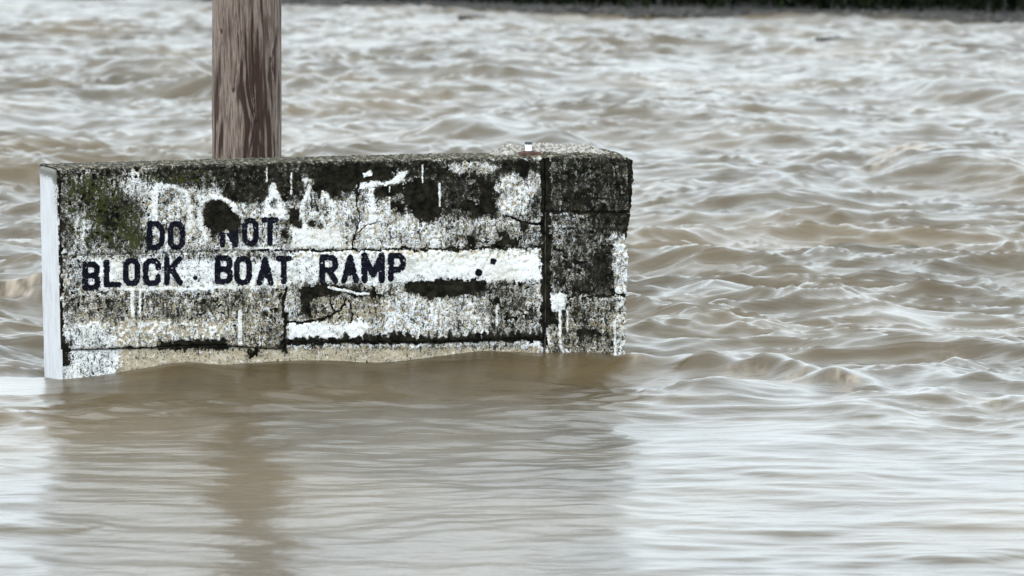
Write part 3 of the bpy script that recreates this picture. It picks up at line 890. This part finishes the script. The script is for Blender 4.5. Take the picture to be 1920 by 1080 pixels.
def cut(name, sd_fn, bbox, src, parent, mat, label=None, lift=0.0016):
    px, py, P = src
    sd = sd_fn(px, py)
    cs = (sd[:-1, :-1] + sd[1:, :-1] + sd[:-1, 1:] + sd[1:, 1:]) / 4
    jj, ii = np.nonzero(cs < 0)
    nc = px.shape[1]
    i0 = jj * nc + ii
    q = np.stack([i0 + nc, i0 + nc + 1, i0 + 1, i0], -1)
    used, inv = np.unique(q, return_inverse=True)
    V = P.reshape(-1, 3)[used] + WN * lift
    me = mesh_arrays(name, V - WB, inv.reshape(-1, 4), np.full(len(q), 4), [mat])
    o = link(name, me, parent)
    if label: o['label'] = label
    return o

def letter(ch, x0, y0, x1, y1, src, parent, wid=10.5, slant=0.0, clip=None):
    hw = wid / 2
    ax0, ax1, ay0, ay1 = x0 + hw, x1 - hw, y0 + hw, y1 - hw
    strokes = [[(ax0 + (ax1 - ax0) * u, ay0 + (ay1 - ay0) * v + slant * (u - .5)) for u, v in s] for s in glyph(ch)]
    def sd(px, py):
        m = (px > x0 - 8) & (px < x1 + 8) & (py > y0 - 8) & (py < y1 + 8)
        out = np.full(px.shape, 9.0)
        X, Y = px[m], py[m]
        X = X + 0.9 * perlin(X / 5.0, Y / 5.0, 601); Y = Y + 0.9 * perlin(X / 5.0, Y / 5.0, 602)
        d = np.full(X.shape, 1e9)
        for s in strokes:
            for a, b in zip(s[:-1], s[1:]):
                dd, _ = poly_dist(X, Y, [a, b])
                d = np.minimum(d, dd)
        r = d - hw + 0.5 * fbm(X / 3.5, Y / 3.5, 605, 2)
        worn = fbm(X / 5.0, Y / 5.0, 611, 3, 0.65) - 0.36
        r = np.maximum(r, worn * 6)
        if clip is not None: r = np.maximum(r, clip(X, Y))
        out[m] = r
        return out
    return cut('painted_letter', sd, None, src, parent, M_LETTER, 'stencilled letter ' + ch)

UP = (up_px, up_py, up_P); MI = (mi_px, mi_py, mi_P)
blob = [(378, 395), (386, 382), (402, 374), (424, 378), (442, 392), (450, 405), (447, 420), (432, 434), (412, 432), (398, 438), (384, 420)]
letter('D', 275, 414, 309, 469, UP, up_o); letter('O', 314, 414, 347, 469, UP, up_o)
letter('N', 412, 410, 447, 464, UP, up_o, clip=lambda X, Y: 3 - poly_sdf(X, Y, blob))
letter('O', 453, 408, 485, 462, UP, up_o); letter('T', 489, 407, 523, 461, UP, up_o)
for ch, x0, y0, x1, y1 in [('B', 154, 490, 188, 545), ('L', 194, 486, 227, 539), ('O', 230, 483, 263, 537), ('C', 267, 483, 302, 537), ('K', 307, 480, 343, 535),
                           ('B', 402, 478, 437, 533), ('O', 438, 479, 472, 535), ('A', 480, 481, 513, 536), ('T', 516, 479, 547, 533),
                           ('R', 598, 477, 634, 532), ('A', 639, 477, 673, 531), ('M', 677, 473, 721, 531), ('P', 727, 474, 761, 528)]:
    letter(ch, x0, y0, x1, y1, MI, mi_o, 11.0 if ch != 'M' else 11.5)
def spot(cx, cy, r, label):
    cut('paint_spot', lambda px, py: np.hypot(px - cx, py - cy) - r - 2.2 * perlin(px / 4, py / 4, 640), None, MI, mi_o, M_LETTER, label)
spot(924, 490, 6, 'round navy paint splat'); spot(897, 511, 7, 'lower round navy paint splat'); spot(366, 521, 4.2, 'small dot after the word block')
M_PENCIL = mat_simple('faint_pencil', (0.30, 0.29, 0.28), (0.5, 0.49, 0.47), 60, 0.8)
def outline_e(px, py):
    pts = [(766, 487), (782, 485), (782, 489), (770, 490), (770, 495), (779, 494), (779, 498), (771, 499), (771, 506), (784, 505), (784, 509), (767, 510), (766, 487)]
    d, _ = poly_dist(px, py, pts)
    return d - 0.75
cut('outlined_letter', outline_e, None, MI, mi_o, M_PENCIL, 'faint unfilled outline of a letter E')

# ---- anchor on top of the wall: mortar bed, rusty plate, bolt
def on_top(px, back, dz=0.0):
    """a point on the wall top behind the front edge at picture column px"""
    p = wall_pt(np.array(float(px)), np.array(float(ytop(px)))) - WN * back
    return p + np.array([0, 0, dz])
def mound(name, px0, px1, b0, b1, h, mat, parent, seed, n=(60, 24), z0=-0.01):
    U = np.linspace(0, 1, n[0])[None, :]; Wv = np.linspace(0, 1, n[1])[:, None]
    a = on_top(px0, 0); b = on_top(px1, 0)
    base = a + (b - a) * U[..., None]
    back = b0 + (b1 - b0) * Wv
    e = np.minimum(1, 4.5 * np.minimum(U, 1 - U)) * np.minimum(1, 3.5 * np.minimum(Wv, 1 - Wv))
    nz = fbm(U * (px1 - px0) / 14 + 0 * Wv, Wv * 6 + 0 * U, seed, 4)
    lift = z0 + h * np.clip(e, 0, 1) ** 0.6 * (1 + 0.55 * nz)
    Pm = base - WN * back[..., None] + np.array([0, 0, 1.0]) * lift[..., None]
    idx = np.arange(n[0] * n[1]).reshape(n[1], n[0])
    q = grid_quads(n[1], n[0])
    ring = np.concatenate([idx[0, :-1], idx[:-1, -1], idx[-1, :0:-1], idx[:0:-1, 0]])
    me = mesh_arrays(name, Pm - WB, np.concatenate([q.ravel(), ring[::-1]]), np.concatenate([np.full(len(q), 4), [len(ring)]]), [mat])
    return link(name, me, parent)
pad = mound('mortar_bed', 946, 1096, 0.10, 0.35, 0.062, M_MORTAR, wall, 701)
pad['label'] = 'rough mortar bed on the wall top'
mound('mortar_bed', 1030, 1162, 0.04, 0.36, 0.060, M_MORTAR, wall, 705)

def prism(name, centre, radius, h, sides, mat, parent, taper=1.0, rot=0.0, bevel=0.002):
    bm = bmesh.new()
    bmesh.ops.create_cone(bm, cap_ends=True, segments=sides, radius1=radius, radius2=radius * taper, depth=h)
    bmesh.ops.bevel(bm, geom=bm.edges[:], offset=bevel, segments=1, affect='EDGES')
    bmesh.ops.rotate(bm, verts=bm.verts[:], cent=(0, 0, 0), matrix=__import__('mathutils').Matrix.Rotation(rot, 3, 'Z'))
    bmesh.ops.translate(bm, verts=bm.verts[:], vec=(np.array(centre) + np.array([0, 0, h / 2]) - WB).tolist())
    me = bpy.data.meshes.new(name); bm.to_mesh(me); bm.free(); me.materials.append(mat)
    return link(name, me, parent)
c = on_top(1006, 0.13, 0.030)
sc_, _ = float((c - W0) @ WD), 0
pz = float(c[2])
plate = box_in_wall('anchor_plate', sc_ - 0.055, sc_ + 0.052, -0.19, -0.075, pz - 0.022, pz - 0.002, M_RUST, wall, 0.004)
plate['label'] = 'rusty steel anchor plate'
bolt = prism('bolt', c + np.array([0, 0, -0.004]), 0.0165, 0.038, 16, M_BOLT, wall)
bolt['label'] = 'pale zinc bolt with its top shadow as a dark cap'
prism('bolt_shadow_cap', c + np.array([0, 0, 0.033]), 0.0205, 0.014, 6, M_BOLT_SHADOW, bolt, 0.9, 0.3)  # dark cap modelled in place of the shadow on the bolt
prism('washer', c + np.array([0, 0, -0.002]), 0.03, 0.004, 20, M_RUST, bolt)

# ------------------------------------------------------------------ timber pole behind the wall
POLE_D = 24.15
pc = at_depth(463.0, 300.0, POLE_D)
pole_r = 64.2 * POLE_D / F
pole = empty('timber_pole', (float(pc[0]), float(pc[1]), 0.0))
tag(pole, 'round weathered timber pole rising from the water behind the concrete wall', 'pole')
na, nz_ = 320, 560
zz = np.concatenate([np.linspace(-0.8, 0.8, 12)[:-1], np.linspace(0.8, 2.1, nz_ - 40), np.linspace(2.1, 5.2, 30)[1:]])
nzr = len(zz)
ang = np.linspace(0, 2 * np.pi, na, endpoint=False)
A, Z = np.meshgrid(ang, zz)
# grain as level lines of a stretched field, periodic round the trunk; knots push the lines aside
cx_, cy_ = np.cos(A), np.sin(A)
knots = [(-1.92, 1.33, 0.030), (-1.22, 1.16, 0.036), (-2.35, 1.62, 0.022), (-0.75, 1.48, 0.024), (1.2, 1.5, 0.04), (2.6, 1.7, 0.03)]
AA = A.copy(); KN = np.zeros_like(A)
for ka, kz, kr in knots:
    da = (A - ka + np.pi) % (2 * np.pi) - np.pi
    da = da * pole_r
    d2 = (da / kr) ** 2 + ((Z - kz) / (kr * 2.6)) ** 2
    AA = AA + np.sign(da) * 0.22 * np.exp(-d2 * 0.5) * np.minimum(1, np.abs(da) / (kr * 0.4))
    KN = np.maximum(KN, np.exp(-((da / (kr * 0.30)) ** 2 + ((Z - kz) / (kr * 0.55)) ** 2)))
for i_, (a0, z0, z1) in enumerate([(-2.45, 0.9, 2.6), (-2.05, 1.3, 3.0), (-1.72, 0.6, 1.65), (-1.38, 1.0, 2.4), (-1.12, 0.7, 1.55), (-0.80, 1.2, 2.8), (-0.55, 0.8, 1.9), (0.6, 0.8, 2.6), (1.7, 1.0, 3.0), (2.6, 0.8, 2.2)]):
    path = a0 + 0.10 * perlin(Z * 1.6 + i_ * 3.7, Z * 0 + 0.5, 870) + 0.03 * perlin(Z * 7 + i_, Z * 0 + 0.5, 871)
    wd = 0.014 * smooth(z0, z0 + 0.35, Z) * smooth(z1, z1 - 0.35, Z) + 1e-5
    KN = np.maximum(KN, 0.9 * np.exp(-((A - path) / wd) ** 2))
def cyl_noise(a, z, fa, fz, seed, octs=3):
    return fbm(np.cos(a) * fa + 7.3, np.sin(a) * fa + z * fz, seed, octs) + fbm(np.cos(a) * fa + z * fz * 0.7 - 3, np.sin(a) * fa * 1.1 + 2, seed + 9, octs)
swirl = cyl_noise(AA, Z, 1.5, 0.75, 801, 4)
swirl2 = cyl_noise(AA + 0.25 * swirl, Z, 2.6, 0.55, 815, 3)
lines = np.sin(AA * 9 + swirl * 8.0 + swirl2 * 5.0)
lines2 = np.sin(AA * 23 + swirl * 20.0 + swirl2 * 9.0)
patch = cyl_noise(A, Z, 1.5, 1.3, 830, 3)
fleck = cyl_noise(A, Z, 7.0, 5.0, 838, 3)
centre = smooth(1.05, 0.15, np.abs(((A + 1.25 + np.pi) % (2 * np.pi)) - np.pi)) * smooth(2.3, 1.0, Z)
DK = np.clip(0.06 + 0.36 * smooth(0.0, 0.9, lines) * (0.5 + centre) + 0.22 * smooth(0.1, 0.9, lines2) * (0.35 + centre) + 0.40 * patch + 0.30 * centre + 0.55 * fleck, 0, 1)
DK = np.clip(DK + KN * 0.6 + 0.24 * smooth(1.6, 1.1, Z) * smooth(-0.1, 0.6, patch + 1.2 * fleck), 0, 1)
rad = pole_r * (1 - 0.006 * (Z - 1.2)) + 0.004 * cyl_noise(A, Z, 1.2, 0.8, 850, 2) - 0.0028 * smooth(0.2, 0.9, lines) - 0.001 * lines2 - 0.004 * KN
Vp = np.stack([rad * np.cos(A) + 0.004 * (Z - 1.2), rad * np.sin(A), Z], -1)
idx = np.arange(nzr * na).reshape(nzr, na)
nx = np.roll(idx, -1, 1)
q = np.stack([idx[:-1], nx[:-1], nx[1:], idx[1:]], -1).reshape(-1, 4)
me = mesh_arrays('shaft', Vp, np.concatenate([q.ravel(), idx[-1]]), np.concatenate([np.full(len(q), 4), [na]]), [M_WOOD])
add_attr(me, 'grain', np.stack([lines * 0.5 + 0.5, DK, KN, np.ones_like(A)], -1).reshape(-1, 4))
link('shaft', me, pole)
# a weathered cut cap on top, out of view
bm = bmesh.new()
bmesh.ops.create_cone(bm, cap_ends=True, segments=48, radius1=pole_r * 1.03, radius2=pole_r * 0.9, depth=0.03)
bmesh.ops.translate(bm, verts=bm.verts[:], vec=(0.016, 0, 5.212))
me = bpy.data.meshes.new('pole_cap'); bm.to_mesh(me); bm.free(); me.materials.append(M_RUST)
link('pole_cap', me, pole)

# ------------------------------------------------------------------ driftwood on the far water
def driftwood(px, py, length, rad, yaw, label, seed):
    rg = random.Random(seed)
    p = on_level(px, py)
    o = empty('driftwood', (float(p[0]), float(p[1]), float(water_height(np.array([p[0]]), np.array([p[1]]))[0])))
    o.rotation_euler = (0, 0, yaw)
    tag(o, label, 'driftwood', 'driftwood floating near the far bank')
    def tube(name, pts, radii, sides=9):
        rings = []
        for i, (q0, r0) in enumerate(zip(pts, radii)):
            t = Vector(pts[min(i + 1, len(pts) - 1)]) - Vector(pts[max(i - 1, 0)])
            t.normalize(); a = t.cross(Vector((0, 0, 1))).normalized(); b = a.cross(t)
            rings.append([(Vector(q0) + (a * math.cos(6.2832 * k / sides) + b * math.sin(6.2832 * k / sides)) * r0 * (1 + 0.15 * rg.uniform(-1, 1)))[:] for k in range(sides)])
        n = len(rings); f = []
        for i in range(n - 1):
            for k in range(sides):
                f.append((i * sides + k, i * sides + (k + 1) % sides, (i + 1) * sides + (k + 1) % sides, (i + 1) * sides + k))
        f.append(tuple(range(sides))[::-1]); f.append(tuple((n - 1) * sides + k for k in range(sides)))
        me = bpy.data.meshes.new(name); me.from_pydata([v for r_ in rings for v in r_], [], f); me.materials.append(M_DRIFT)
        for pp in me.polygons: pp.use_smooth = True
        link(name, me, o)
    n = 12
    pts = [(length * (i / (n - 1) - 0.5), 0.02 * math.sin(i * 0.9 + seed), rad * 0.4 + 0.006 * math.sin(i * 0.6 + seed)) for i in range(n)]
    tube('trunk', pts, [rad * (0.55 + 0.45 * math.sin(math.pi * (0.25 + 0.6 * i / (n - 1)))) for i in range(n)])
    tube('branch', [(length * 0.12, 0, rad), (length * 0.22, 0.03, rad + 0.015), (length * 0.30, 0.05, rad + 0.02)], [rad * 0.4, rad * 0.3, rad * 0.15], 6)
driftwood(885, 38, 0.46, 0.038, 0.2, 'dark driftwood stick floating near the far bank above the wall middle', 1)
driftwood(1157, 43, 0.22, 0.04, -0.1, 'short dark driftwood chunk floating above the wall post', 2)
driftwood(1556, 83, 0.42, 0.032, 0.1, 'thin dark driftwood stick farthest to the right', 3)
driftwood(1185, 103, 0.30, 0.020, -0.2, 'low dark driftwood piece floating below the short chunk', 4)
